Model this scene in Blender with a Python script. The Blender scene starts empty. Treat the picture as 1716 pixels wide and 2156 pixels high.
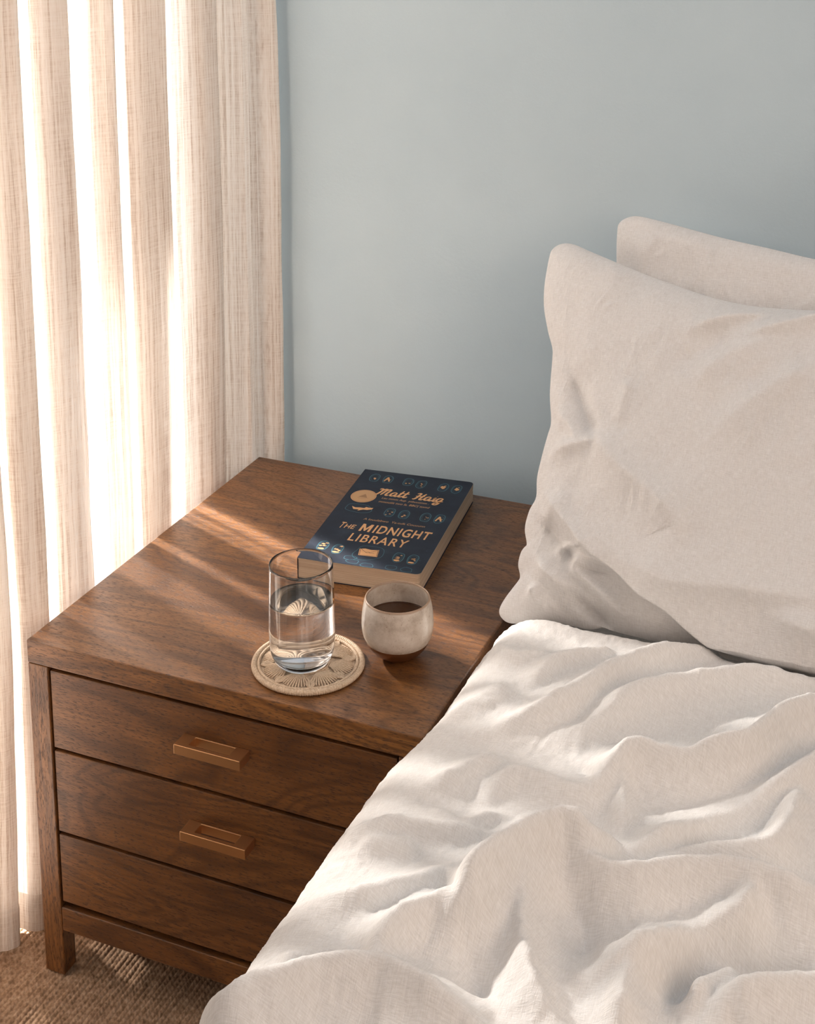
import bpy, bmesh, math, random
import numpy as np
from mathutils import Vector, Matrix

C = bpy.context.scene.collection
SC = bpy.context.scene
random.seed(4); np.random.seed(4)

# ------------------------------------------------------------------ camera
def make_camera():
    cam = bpy.data.cameras.new('camera'); o = bpy.data.objects.new('camera', cam); C.objects.link(o)
    pitch, yaw = 0.2073, 0.3946
    f_px, py = 3038.6, 338.1                       # focal length and horizon shift of the view camera
    fwd = Vector((-math.sin(yaw)*math.cos(pitch), math.cos(yaw)*math.cos(pitch), -math.sin(pitch)))
    o.location = (1.0606, -1.3187, 1.4192)
    o.rotation_euler = fwd.to_track_quat('-Z', 'Y').to_euler()
    cam.sensor_fit = 'VERTICAL'; cam.sensor_height = 36.0; cam.sensor_width = 36.0*1716/2156
    cam.lens = f_px/2156*36.0
    cam.shift_y = -(1078-py)/2156
    cam.clip_start = 0.05; cam.clip_end = 60
    SC.camera = o
make_camera()

# ------------------------------------------------------------------ light
SC.view_settings.view_transform = 'Standard'; SC.view_settings.look = 'None'
SC.view_settings.gamma = 1.0; SC.view_settings.use_curve_mapping = False
SC.view_settings.exposure = 0.34
SC.cycles.use_denoising = True
SC.cycles.max_bounces = 12; SC.cycles.transparent_max_bounces = 16
SC.cycles.sample_clamp_indirect = 8.0
world = bpy.data.worlds.new('room_sky'); SC.world = world; world.use_nodes = True
world.node_tree.nodes['Background'].inputs[0].default_value = (0.88, 0.95, 1.05, 1)
world.node_tree.nodes['Background'].inputs[1].default_value = 0.43
def lamp(name, kind, loc, direction, **kw):
    l = bpy.data.lights.new(name, kind); o = bpy.data.objects.new(name, l); C.objects.link(o)
    o.location = loc; o.rotation_euler = Vector(direction).to_track_quat('-Z', 'Z').to_euler()
    for k, v in kw.items(): setattr(l, k, v)
    return o
lamp('sun', 'SUN', (-3, 1.2, 2.5), (0.80, -0.315, -0.47), energy=36.0, angle=math.radians(3.2), color=(1.0, 0.935, 0.87))
lamp('window_daylight', 'AREA', (-1.0, -0.55, 1.3), (1, 0, -0.05), energy=125.0, shape='RECTANGLE', size=2.4, size_y=2.6, color=(0.955, 0.98, 1.0))

# ------------------------------------------------------------------ fold lines of the bedding, in metres on each cloth
# (height mm, width mm on the far side, width mm on the near side, [(u, v) ...])
DUVET_FOLDS = [
 (10,22,20,[(0.470,0.118),(0.502,0.086),(0.534,0.09),(0.558,0.104)]),
 (16,30,14,[(0.544,0.042),(0.548,0.054),(0.56,0.08),(0.588,0.102),(0.626,0.126)]),
 (24,40,22,[(0.546,-0.056),(0.592,-0.002),(0.624,0.068),(0.644,0.104),(0.666,0.128),(0.704,0.18)]),
 (10,30,24,[(0.482,-0.046),(0.51,-0.002),(0.518,0.034)]),
 (24,45,30,[(0.612,-0.038),(0.634,-0.022),(0.65,0.024),(0.676,0.054),(0.724,0.092),(0.76,0.116),(0.814,0.13),(0.85,0.154)]),
 (36,38,24,[(0.658,-0.12),(0.678,-0.118),(0.686,-0.084),(0.698,-0.074),(0.728,-0.068),(0.76,-0.052),(0.79,-0.03),(0.8,-0.002),(0.814,0.03),(0.834,0.054),(0.856,0.124)]),
 (14,14,22,[(0.67,-0.042),(0.692,-0.096),(0.704,-0.13),(0.718,-0.178)]),
 (12,28,22,[(0.516,-0.172),(0.538,-0.156),(0.558,-0.118),(0.574,-0.112),(0.588,-0.11)]),
 (16,24,20,[(0.58,-0.156),(0.586,-0.14),(0.602,-0.126),(0.632,-0.13),(0.662,-0.134),(0.692,-0.12)]),
 (9,16,12,[(0.528,-0.202),(0.572,-0.208),(0.596,-0.186),(0.614,-0.184)]),
 (14,24,16,[(0.468,-0.244),(0.496,-0.254),(0.516,-0.24),(0.542,-0.232),(0.578,-0.226),(0.612,-0.214)]),
 (26,36,26,[(0.874,0.052),(0.854,-0.02),(0.822,-0.074),(0.794,-0.122),(0.762,-0.166),(0.73,-0.21),(0.704,-0.22)]),
 (46,50,34,[(0.592,-0.332),(0.618,-0.34),(0.626,-0.316),(0.638,-0.288),(0.65,-0.262),(0.666,-0.242),(0.68,-0.232),(0.7,-0.23),(0.72,-0.202)]),
 (30,30,34,[(0.66,-0.21),(0.688,-0.242),(0.714,-0.252),(0.734,-0.25),(0.75,-0.244),(0.772,-0.228),(0.792,-0.218),(0.82,-0.21),(0.854,-0.208),(0.89,-0.206),(0.922,-0.18)]),
 (22,30,26,[(0.734,-0.222),(0.75,-0.212),(0.772,-0.188),(0.796,-0.172),(0.822,-0.164),(0.842,-0.152),(0.852,-0.12),(0.85,-0.088),(0.842,-0.02)]),
 (20,24,26,[(0.656,-0.208),(0.668,-0.264),(0.66,-0.29),(0.67,-0.33),(0.688,-0.37),(0.706,-0.394),(0.728,-0.412),(0.738,-0.416)]),
 (26,34,22,[(0.654,-0.27),(0.628,-0.31),(0.606,-0.334),(0.596,-0.344),(0.578,-0.366),(0.572,-0.39),(0.57,-0.412),(0.558,-0.41)]),
 (14,30,18,[(0.496,-0.344),(0.53,-0.338),(0.556,-0.312),(0.576,-0.294),(0.596,-0.274),(0.606,-0.264)]),
 (10,20,14,[(0.494,-0.272),(0.516,-0.264),(0.55,-0.254)]),
 (14,22,16,[(0.49,-0.416),(0.506,-0.414),(0.524,-0.402),(0.54,-0.4),(0.554,-0.4)]),
 (28,40,30,[(0.44,-0.464),(0.49,-0.49),(0.504,-0.476),(0.524,-0.458),(0.542,-0.442),(0.564,-0.432),(0.584,-0.426),(0.606,-0.43),(0.632,-0.434),(0.658,-0.438),(0.676,-0.442),(0.692,-0.434)]),
 (14,20,20,[(0.44,-0.462),(0.49,-0.484),(0.506,-0.484),(0.518,-0.484),(0.536,-0.476),(0.552,-0.468)]),
 (10,20,16,[(0.53,-0.466),(0.548,-0.454),(0.568,-0.44),(0.572,-0.42)]),
 (30,44,24,[(0.73,-0.35),(0.748,-0.342),(0.772,-0.318),(0.78,-0.304),(0.8,-0.284),(0.822,-0.26),(0.838,-0.24),(0.834,-0.196)]),
 (22,24,26,[(0.768,-0.298),(0.764,-0.342),(0.764,-0.364),(0.768,-0.392),(0.768,-0.404)]),
 (20,26,22,[(0.806,-0.336),(0.812,-0.338),(0.822,-0.32),(0.834,-0.314),(0.85,-0.304)]),
 (26,30,30,[(0.832,-0.352),(0.84,-0.338),(0.858,-0.328),(0.886,-0.314),(0.904,-0.306),(0.932,-0.278)]),
 (-22,26,26,[(0.79,-0.336),(0.802,-0.308),(0.818,-0.274),(0.856,-0.268),(0.898,-0.256)]),
 (-12,24,24,[(0.69,-0.264),(0.714,-0.288),(0.716,-0.316)]),
 (-10,20,20,[(0.62,-0.344),(0.646,-0.372),(0.662,-0.392)]),
 (-12,24,24,[(0.506,-0.422),(0.524,-0.408),(0.546,-0.402)]),
 (-10,30,30,[(0.696,-0.078),(0.728,-0.074),(0.754,-0.044)]),
 (-14,26,26,[(0.768,-0.184),(0.808,-0.096),(0.824,-0.064)]),
]
PILLOW_FRONT_OUTLINE = [(-0.075,0.431),(-0.073,0.445),(-0.062,0.454),(-0.045,0.455),(-0.019,0.448),(0.042,0.432),(0.11,0.417),(0.169,0.407),(0.218,0.405),(0.286,0.41),(0.362,0.419),(0.44,0.444),(0.468,0.436),(0.492,0.3),(0.509,0.14),(0.52,0.019),(0.503,-0.0),(0.42,-0.007),(0.36,-0.007),(0.32,-0.009),(0.277,-0.009),(0.216,-0.017),(0.177,-0.021),(0.13,-0.022),(0.111,-0.021),(0.095,-0.027),(0.058,-0.03),(0.011,-0.041),(-0.007,-0.044),(-0.018,-0.04),(-0.022,-0.032),(-0.018,-0.018),(-0.007,0.004),(-0.006,0.013),(-0.012,0.026),(-0.012,0.041),(-0.007,0.051),(-0.015,0.071),(-0.015,0.092),(-0.01,0.111),(-0.015,0.135),(-0.016,0.16),(-0.015,0.192),(-0.015,0.211),(-0.026,0.247),(-0.034,0.291),(-0.038,0.307),(-0.05,0.329),(-0.064,0.36),(-0.072,0.393)]
PILLOW_BACK_OUTLINE = [(-0.019,0.39),(-0.017,0.405),(-0.004,0.414),(0.012,0.416),(0.046,0.412),(0.125,0.4),(0.189,0.393),(0.249,0.386),(0.329,0.381),(0.415,0.388),(0.449,0.378),(0.465,0.202),(0.471,0.026),(0.397,-0.026),(0.027,-0.069),(0.007,0.058),(-0.002,0.254),(-0.015,0.345)]
PILLOW_FRONT_FOLDS = [
 (34,130,9,[(0.095,0.045),(0.134,0.038),(0.166,0.026),(0.202,0.015),(0.234,-0.002),(0.263,-0.014),(0.302,-0.023),(0.339,-0.025),(0.377,-0.024),(0.441,-0.016)]),
 (15,22,16,[(0.019,0.113),(0.049,0.093),(0.077,0.077),(0.103,0.06),(0.109,0.055)]),
 (9,50,22,[(0.117,0.073),(0.15,0.069),(0.183,0.066),(0.211,0.061),(0.25,0.064),(0.3,0.067),(0.357,0.07),(0.424,0.077)]),
 (13,12,10,[(0.106,0.054),(0.087,0.043),(0.082,0.035),(0.089,0.026),(0.118,0.013),(0.141,-0.004)]),
 (7,9,9,[(0.056,0.038),(0.052,0.054),(0.068,0.06),(0.085,0.057)]),
 (12,18,14,[(0.021,0.039),(0.044,0.022),(0.069,0.01),(0.091,-0.002),(0.11,-0.013)]),
 (9,14,12,[(0.022,0.004),(0.036,-0.01),(0.053,-0.03)]),
 (-16,8,8,[(0.127,-0.026),(0.108,-0.013),(0.074,0.007)]),
 (8,22,13,[(0.15,0.347),(0.181,0.367),(0.215,0.381),(0.244,0.386)]),
 (10,30,16,[(0.216,0.347),(0.243,0.364),(0.27,0.378),(0.3,0.394),(0.334,0.404)]),
 (6,16,16,[(0.095,0.206),(0.093,0.233),(0.095,0.276)]),
 (13,40,34,[(0.066,0.213),(0.086,0.181),(0.118,0.16),(0.151,0.147),(0.191,0.124),(0.201,0.106)]),
 (-9,14,14,[(0.006,0.273),(0.047,0.216),(0.073,0.202)]),
 (9,18,14,[(0.011,0.167),(0.043,0.181),(0.077,0.192)]),
 (7,14,12,[(0.003,0.221),(0.035,0.196),(0.061,0.165)]),
 (10,26,20,[(0.023,0.074),(0.035,0.1),(0.057,0.11)]),
 (-8,14,14,[(0.013,0.079),(0.041,0.068),(0.072,0.04)]),
 (8,40,40,[(0.174,0.282),(0.212,0.325),(0.263,0.357)]),
 (7,30,30,[(0.21,0.218),(0.255,0.279),(0.311,0.33)]),
 (-6,30,30,[(0.144,0.303),(0.175,0.327),(0.204,0.356)]),
 (12,40,20,[(0.322,0.048),(0.363,0.042),(0.43,0.043)]),
]
PILLOW_BACK_FOLDS = [
 (7,20,20,[(0.018,0.376),(0.062,0.394),(0.113,0.387)]),
 (6,25,25,[(0.128,0.364),(0.188,0.381),(0.259,0.374)]),
 (8,25,25,[(0.024,0.313),(0.029,0.365),(0.035,0.397)]),
]

# ------------------------------------------------------------------ helpers
def link(name, me, mat=None, parent=None):
    o = bpy.data.objects.new(name, me); C.objects.link(o)
    if mat is not None and not me.materials: me.materials.append(mat)
    if parent is not None:
        o.parent = parent; o.matrix_parent_inverse = Matrix.Translation(parent.location).inverted() if parent.rotation_euler.z == 0 else parent.matrix_basis.inverted()
    return o
def mesh_np(name, verts, faces, smooth=True, uv=None):
    me = bpy.data.meshes.new(name)
    verts = np.asarray(verts, np.float32).reshape(-1, 3); faces = np.asarray(faces, np.int32)
    n, k = faces.shape
    me.vertices.add(len(verts)); me.vertices.foreach_set('co', verts.ravel())
    me.loops.add(n*k); me.loops.foreach_set('vertex_index', faces.ravel())
    me.polygons.add(n)
    me.polygons.foreach_set('loop_start', np.arange(0, n*k, k, dtype=np.int32))
    me.polygons.foreach_set('loop_total', np.full(n, k, np.int32))
    me.polygons.foreach_set('use_smooth', np.full(n, smooth, bool))
    if uv is not None:
        l = me.uv_layers.new(name='UVMap'); l.data.foreach_set('uv', np.asarray(uv, np.float32).reshape(-1, 2)[faces.ravel()].ravel())
    me.update(calc_edges=True); me.validate()
    return me
def grid_faces(nu, nv, wrap_v=False):
    i, j = np.meshgrid(np.arange(nu-1), np.arange(nv if wrap_v else nv-1), indexing='ij')
    j2 = (j+1) % nv
    return np.stack([i*nv+j, (i+1)*nv+j, (i+1)*nv+j2, i*nv+j2], -1).reshape(-1, 4)
def bm_obj(name, bm, mat, parent=None, smooth=False):
    me = bpy.data.meshes.new(name); bm.normal_update(); bm.to_mesh(me); bm.free()
    if smooth:
        for p in me.polygons: p.use_smooth = True
    return link(name, me, mat, parent)
def add_box(bm, x0, x1, y0, y1, z0, z1, bevel=0.0015, seg=2):
    v = [bm.verts.new(p) for p in ((x0,y0,z0),(x1,y0,z0),(x1,y1,z0),(x0,y1,z0),(x0,y0,z1),(x1,y0,z1),(x1,y1,z1),(x0,y1,z1))]
    fs = [bm.faces.new([v[i] for i in q]) for q in ((3,2,1,0),(4,5,6,7),(0,1,5,4),(1,2,6,5),(2,3,7,6),(3,0,4,7))]
    if bevel > 0:
        es = list({e for f in fs for e in f.edges})
        bmesh.ops.bevel(bm, geom=es, offset=bevel, segments=seg, profile=0.5, affect='EDGES')
def box(name, b, mat, parent=None, bevel=0.0015, seg=2):
    bm = bmesh.new(); add_box(bm, *b, bevel=bevel, seg=seg); return bm_obj(name, bm, mat, parent)
def lathe(name, prof, mat, parent=None, loc=(0,0,0), n=96):
    prof = np.array(prof, float); a = np.linspace(0, 2*np.pi, n, endpoint=False)
    v = np.stack([prof[:,0,None]*np.cos(a)+loc[0], prof[:,0,None]*np.sin(a)+loc[1], np.repeat(prof[:,1,None], n, 1)+loc[2]], -1)
    f = grid_faces(len(prof), n, True)[:, ::-1]
    me = mesh_np(name, v, f)
    if prof[0,0] < 1e-5 or prof[-1,0] < 1e-5:
        bm = bmesh.new(); bm.from_mesh(me); bmesh.ops.remove_doubles(bm, verts=bm.verts, dist=1e-6)
        bmesh.ops.recalc_face_normals(bm, faces=bm.faces)
        bm.to_mesh(me); bm.free()
    return link(name, me, mat, parent)
def spline(pts, n=8):
    """Catmull-Rom through the profile points."""
    p = np.array(pts, float); q = np.vstack([2*p[0]-p[1], p, 2*p[-1]-p[-2]]); out = []
    for i in range(1, len(q)-2):
        for t in np.linspace(0, 1, n, endpoint=False):
            out.append(0.5*((2*q[i])+(-q[i-1]+q[i+1])*t+(2*q[i-1]-5*q[i]+4*q[i+1]-q[i+2])*t*t+(-q[i-1]+3*q[i]-3*q[i+1]+q[i+2])*t**3))
    out.append(p[-1]); return np.array(out)
def thing(name, label, cat, loc, rotz=0, group=None):
    o = bpy.data.objects.new(name, None); C.objects.link(o); o.empty_display_size = 0.05
    o.location = loc; o.rotation_euler = (0, 0, rotz); tag(o, label, cat, group); return o
def tag(o, label, cat, group=None):
    o['label'] = label; o['category'] = cat
    if group: o['group'] = group
    return o
def struct(o): o['kind'] = 'structure'; return o
# smooth value noise on arrays
_perm = np.random.RandomState(7).rand(256, 256)
def vnoise(x, y):
    xi = np.floor(x).astype(int); yi = np.floor(y).astype(int); fx = x-xi; fy = y-yi
    fx = fx*fx*fx*(fx*(fx*6-15)+10); fy = fy*fy*fy*(fy*(fy*6-15)+10)
    g = lambda a, b: _perm[a % 256, b % 256]
    return (g(xi,yi)*(1-fx)+g(xi+1,yi)*fx)*(1-fy)+(g(xi,yi+1)*(1-fx)+g(xi+1,yi+1)*fx)*fy-0.5
def fbm(x, y, o=4):
    return sum(vnoise(x*2**i+17.3*i, y*2**i-9.1*i)/1.9**i for i in range(o))
def ridged(x, y, o=3):
    s = 0
    for i in range(o):
        s = s + (0.5-np.abs(vnoise(x*2**i+5.7*i, y*2**i+3.3*i))*2)/2.0**i
    return s
def fold_field(U, V, folds, far=(-0.4, 0.92), p=2.6, crest=0.007, flank=0.85):
    """Cloth folds: a bump along each traced crest, its flank steeper on one side."""
    pos = np.zeros_like(U); neg = np.zeros_like(U)
    for amp, wf, wn, pts in folds:
        pts = np.array(pts, float)
        if len(pts) > 2: pts = spline(pts, 5)
        seg = np.linalg.norm(np.diff(pts, axis=0), axis=1); cum = np.concatenate([[0], np.cumsum(seg)]); tot = cum[-1]
        best = np.full(U.shape, 1e9); bdx = np.zeros_like(U); bdy = np.zeros_like(U); bs = np.zeros_like(U)
        for i in range(len(pts)-1):
            a = pts[i]; d = pts[i+1]-a; L2 = d@d+1e-12
            t = np.clip(((U-a[0])*d[0]+(V-a[1])*d[1])/L2, 0, 1)
            dx = U-a[0]-t*d[0]; dy = V-a[1]-t*d[1]; dd = dx*dx+dy*dy
            m = dd < best
            best = np.where(m, dd, best); bdx = np.where(m, dx, bdx); bdy = np.where(m, dy, bdy); bs = np.where(m, cum[i]+t*seg[i], bs)
        r = np.sqrt(best)+1e-9
        side = (bdx*far[0]+bdy*far[1])/r
        w = (wn+(wf-wn)*(np.clip(side*1.4, -1, 1)+1)/2)/1000
        taper = np.minimum(1, 0.35+0.65*np.minimum(bs, tot-bs)/(0.22*tot+1e-9))
        h = abs(amp)/1000*taper*np.exp(-(np.sqrt(r*r+crest*crest)-crest)/(w*flank))
        if amp > 0: pos += h**p
        else: neg += h
    return pos**(1/p)-neg

# ------------------------------------------------------------------ materials
def mat(name):
    m = bpy.data.materials.new(name); m.use_nodes = True; nt = m.node_tree
    return m, nt, nt.nodes['Principled BSDF'], lambda t, **k: node(nt, t, **k)
def node(nt, t, **k):
    n = nt.nodes.new(t)
    for a, b in k.items():
        if a.startswith('i_'):
            key = a[2:]; key = int(key) if key.isdigit() else key.replace('_', ' ')
            n.inputs[key].default_value = b
        else: setattr(n, a, b)
    return n
def ramp(nt, pts):
    r = nt.nodes.new('ShaderNodeValToRGB'); e = r.color_ramp.elements
    while len(e) < len(pts): e.new(0.5)
    for q, (p, c) in zip(e, pts): q.position = p; q.color = (*c, 1) if len(c) == 3 else c
    return r
def mixc(nt, fac, a, b, mode='MIX'):
    n = nt.nodes.new('ShaderNodeMix'); n.data_type = 'RGBA'; n.blend_type = mode
    L = nt.links.new
    for s, v in ((0, fac), (6, a), (7, b)):
        if hasattr(v, 'is_output'): L(v, n.inputs[s])
        else: n.inputs[s].default_value = v if s == 0 else (*v, 1)
    return n.outputs[2]
def plain(name, col, rough=0.5, metal=0.0, **kw):
    m, nt, b, N = mat(name)
    b.inputs['Base Color'].default_value = (*col, 1); b.inputs['Roughness'].default_value = rough; b.inputs['Metallic'].default_value = metal
    for k, v in kw.items(): b.inputs[k.replace('_', ' ')].default_value = v
    return m
def wood(name, axis='X', tone=1.02):
    m, nt, b, N = mat(name); L = nt.links.new
    tc = N('ShaderNodeTexCoord'); oi = N('ShaderNodeObjectInfo')
    off = N('ShaderNodeVectorMath', operation='MULTIPLY_ADD'); L(oi.outputs['Random'], off.inputs[0]); off.inputs[1].default_value = (3.1, 1.7, 2.3); L(tc.outputs['Object'], off.inputs[2])
    st = {'X': (0.22, 1, 1), 'Z': (1, 1, 0.22)}[axis]
    mp = N('ShaderNodeMapping'); mp.inputs['Scale'].default_value = st; L(off.outputs[0], mp.inputs[0])
    # broad tone variation
    n1 = N('ShaderNodeTexNoise', i_Scale=9.0, i_Detail=5.0, i_Roughness=0.6); L(mp.outputs[0], n1.inputs[0])
    # cathedral figure: contour lines of a stretched noise
    n2 = N('ShaderNodeTexNoise', i_Scale=7.0, i_Detail=2.5, i_Roughness=0.5, i_Distortion=0.7); L(mp.outputs[0], n2.inputs[0])
    mul = N('ShaderNodeMath', operation='MULTIPLY', i_1=120.0); L(n2.outputs[0], mul.inputs[0])
    sn = N('ShaderNodeMath', operation='SINE'); L(mul.outputs[0], sn.inputs[0])
    fig = N('ShaderNodeMapRange', i_1=-1.0, i_2=1.0, i_3=0.0, i_4=1.0); L(sn.outputs[0], fig.inputs[0])
    # pores: short dark flecks along the grain
    mp2 = N('ShaderNodeMapping'); mp2.inputs['Scale'].default_value = {'X': (120, 760, 760), 'Z': (760, 760, 120)}[axis]; L(off.outputs[0], mp2.inputs[0])
    n3 = N('ShaderNodeTexNoise', i_Scale=1.0, i_Detail=2.0, i_Roughness=0.6); L(mp2.outputs[0], n3.inputs[0])
    pore = ramp(nt, [(0.52, (0, 0, 0)), (0.64, (1, 1, 1))]); L(n3.outputs[0], pore.inputs[0])
    mp3 = N('ShaderNodeMapping'); mp3.inputs['Scale'].default_value = {'X': (14, 260, 260), 'Z': (260, 260, 14)}[axis]; L(off.outputs[0], mp3.inputs[0])
    n4 = N('ShaderNodeTexNoise', i_Scale=1.0, i_Detail=3.0); L(mp3.outputs[0], n4.inputs[0])
    t = tone
    base = ramp(nt, [(0.3, (0.120*t, 0.045*t, 0.0125*t)), (0.5, (0.185*t, 0.073*t, 0.0195*t)), (0.72, (0.265*t, 0.112*t, 0.031*t))]); L(n1.outputs[0], base.inputs[0])
    f4 = ramp(nt, [(0.35, (0.74, 0.72, 0.70)), (0.65, (1.12, 1.12, 1.12))]); L(n4.outputs[0], f4.inputs[0])
    c = mixc(nt, 1.0, base.outputs[0], f4.outputs[0], 'MULTIPLY')
    fc = ramp(nt, [(0.0, (0.50, 0.46, 0.43)), (0.5, (1, 1, 1))]); L(fig.outputs[0], fc.inputs[0])
    c = mixc(nt, 0.7, c, mixc(nt, 1.0, c, fc.outputs[0], 'MULTIPLY'))
    pf = N('ShaderNodeMath', operation='MULTIPLY', i_1=0.72); L(pore.outputs[0], pf.inputs[0])
    c = mixc(nt, pf.outputs[0], c, (0.030*t, 0.012*t, 0.006*t))
    L(c, b.inputs['Base Color'])
    rr = N('ShaderNodeMapRange', i_1=0.0, i_2=1.0, i_3=0.36, i_4=0.62); L(pore.outputs[0], rr.inputs[0]); L(rr.outputs[0], b.inputs['Roughness'])
    bp = N('ShaderNodeBump', i_Strength=0.35, i_Distance=0.0006, invert=True); L(pore.outputs[0], bp.inputs['Height']); L(bp.outputs[0], b.inputs['Normal'])
    b.inputs['Specular IOR Level'].default_value = 0.5; b.inputs['Coat Weight'].default_value = 0.22; b.inputs['Coat Roughness'].default_value = 0.34
    return m
def linen(name, col, scale=1.0, bump=0.32):
    m, nt, b, N = mat(name); L = nt.links.new
    tc = N('ShaderNodeTexCoord')
    def threads(sx, sy, det=2.0):
        mp = N('ShaderNodeMapping'); mp.inputs['Scale'].default_value = (sx*scale, sy*scale, 1); L(tc.outputs['UV'], mp.inputs[0])
        n = N('ShaderNodeTexNoise', i_Scale=1.0, i_Detail=det, i_Roughness=0.6); L(mp.outputs[0], n.inputs[0]); return n.outputs[0]
    a = threads(900, 110); c = threads(110, 900); d = threads(130, 95, 7.0)
    s = N('ShaderNodeMath', operation='ADD'); L(a, s.inputs[0]); L(c, s.inputs[1])
    s2 = N('ShaderNodeMath', operation='MULTIPLY_ADD', i_1=2.2); L(d, s2.inputs[0]); L(s.outputs[0], s2.inputs[2])
    r = ramp(nt, [(0.30, (0.80, 0.78, 0.75)), (0.70, (1.06, 1.06, 1.06))])
    h = N('ShaderNodeMath', operation='MULTIPLY', i_1=0.5); L(s.outputs[0], h.inputs[0]); L(h.outputs[0], r.inputs[0])
    L(mixc(nt, 0.8, col, mixc(nt, 1.0, col, r.outputs[0], 'MULTIPLY')), b.inputs['Base Color'])
    bp = N('ShaderNodeBump', i_Strength=bump, i_Distance=0.0022); L(s2.outputs[0], bp.inputs['Height']); L(bp.outputs[0], b.inputs['Normal'])
    b.inputs['Roughness'].default_value = 0.92; b.inputs['Specular IOR Level'].default_value = 0.15
    b.inputs['Sheen Weight'].default_value = 0.12; b.inputs['Sheen Roughness'].default_value = 0.5
    return m
def curtain_mat():
    m, nt, b, N = mat('sheer_linen'); L = nt.links.new
    out = nt.nodes['Material Output']; nt.nodes.remove(b)
    tc = N('ShaderNodeTexCoord')
    def threads(sx, sy, det=3.0):
        mp = N('ShaderNodeMapping'); mp.inputs['Scale'].default_value = (sx, sy, 1); L(tc.outputs['UV'], mp.inputs[0])
        n = N('ShaderNodeTexNoise', i_Scale=1.0, i_Detail=det, i_Roughness=0.65); L(mp.outputs[0], n.inputs[0]); return n.outputs[0]
    v = threads(230, 2.6); h = threads(26, 520); fine = threads(800, 40)
    s = N('ShaderNodeMath', operation='MULTIPLY_ADD', i_1=1.9); L(v, s.inputs[0]); hh = N('ShaderNodeMath', operation='MULTIPLY', i_1=0.65); L(h, hh.inputs[0]); L(hh.outputs[0], s.inputs[2])
    s2 = N('ShaderNodeMath', operation='ADD'); L(s.outputs[0], s2.inputs[0]); L(fine, s2.inputs[1])
    k = N('ShaderNodeMapRange', i_1=1.38, i_2=2.2, i_3=0.0, i_4=1.0); L(s2.outputs[0], k.inputs[0])
    colr = ramp(nt, [(0.0, (0.90, 0.855, 0.81)), (0.5, (0.80, 0.73, 0.665)), (1.0, (0.55, 0.445, 0.37))]); L(k.outputs[0], colr.inputs[0])
    dif = N('ShaderNodeBsdfDiffuse'); L(colr.outputs[0], dif.inputs[0])
    tr = N('ShaderNodeBsdfTranslucent'); L(colr.outputs[0], tr.inputs[0])
    mx = N('ShaderNodeMixShader', i_0=0.15); L(dif.outputs[0], mx.inputs[1]); L(tr.outputs[0], mx.inputs[2])
    tp = N('ShaderNodeBsdfTransparent')
    at = N('ShaderNodeAttribute', attribute_name='sun_streak_gaps')      # added see-through bands that shape the sun streaks
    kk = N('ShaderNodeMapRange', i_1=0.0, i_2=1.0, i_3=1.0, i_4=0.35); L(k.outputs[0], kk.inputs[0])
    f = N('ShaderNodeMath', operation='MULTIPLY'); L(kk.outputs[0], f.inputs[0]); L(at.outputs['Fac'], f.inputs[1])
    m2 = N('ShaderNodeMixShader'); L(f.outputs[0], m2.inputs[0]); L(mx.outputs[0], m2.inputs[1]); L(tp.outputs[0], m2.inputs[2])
    L(m2.outputs[0], out.inputs[0])
    bp = N('ShaderNodeBump', i_Strength=0.4, i_Distance=0.001); L(s2.outputs[0], bp.inputs['Height']); L(bp.outputs[0], dif.inputs['Normal'])
    return m
def wall_mat():
    m, nt, b, N = mat('blue_grey_plaster'); L = nt.links.new
    tc = N('ShaderNodeTexCoord')
    n = N('ShaderNodeTexNoise', i_Scale=3.0, i_Detail=6.0, i_Roughness=0.6); L(tc.outputs['Object'], n.inputs[0])
    r = ramp(nt, [(0.3, (0.485, 0.60, 0.67)), (0.7, (0.53, 0.645, 0.712))]); L(n.outputs[0], r.inputs[0]); L(r.outputs[0], b.inputs['Base Color'])
    n2 = N('ShaderNodeTexNoise', i_Scale=140.0, i_Detail=4.0, i_Roughness=0.65); L(tc.outputs['Object'], n2.inputs[0])
    bp = N('ShaderNodeBump', i_Strength=0.16, i_Distance=0.003); L(n2.outputs[0], bp.inputs['Height']); L(bp.outputs[0], b.inputs['Normal'])
    b.inputs['Roughness'].default_value = 0.85; b.inputs['Specular IOR Level'].default_value = 0.2
    return m

M_WALL = wall_mat(); M_WHITE = plain('white_paint', (0.78, 0.77, 0.75), 0.7)
M_FILL_CUT = plain('fill_cut_umber', (0.22, 0.18, 0.15), 0.8)  # dark tone chosen to hold back bounce light from unseen walls
M_WOOD = wood('oak_across', 'X'); M_WOODZ = wood('oak_upright', 'Z'); M_GAP = plain('shadow_gap_black', (0.012, 0.007, 0.004), 0.8)

# ------------------------------------------------------------------ room shell
YW, XW = 0.68, -0.135
WIN_Y0, WIN_Y1 = -0.24, 0.553
struct(box('wall_back', (-0.5, 3.2, YW, YW+0.12, 0, 2.6), M_WALL, bevel=0))
bm = bmesh.new()
add_box(bm, XW-0.14, XW, WIN_Y1, YW, 0, 2.6, bevel=0)
add_box(bm, XW-0.14, XW, -3.0, WIN_Y0, 0, 2.6, bevel=0)
add_box(bm, XW-0.14, XW, WIN_Y0, WIN_Y1, 2.42, 2.6, bevel=0)
struct(bm_obj('wall_left', bm, M_WHITE))
bm = bmesh.new()
xo = XW-0.11
for y0, y1, z0, z1 in ((WIN_Y0, WIN_Y0+0.05, 0.0, 2.42), (WIN_Y1-0.02, WIN_Y1, 0.0, 2.42), (WIN_Y0, WIN_Y1, 0.0, 0.03), (WIN_Y0, WIN_Y1, 2.39, 2.42), (0.23, 0.27, 0.03, 2.39)):
    add_box(bm, xo, xo+0.05, y0, y1, z0, z1, bevel=0)
struct(bm_obj('window_1', bm, M_WHITE))
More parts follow.
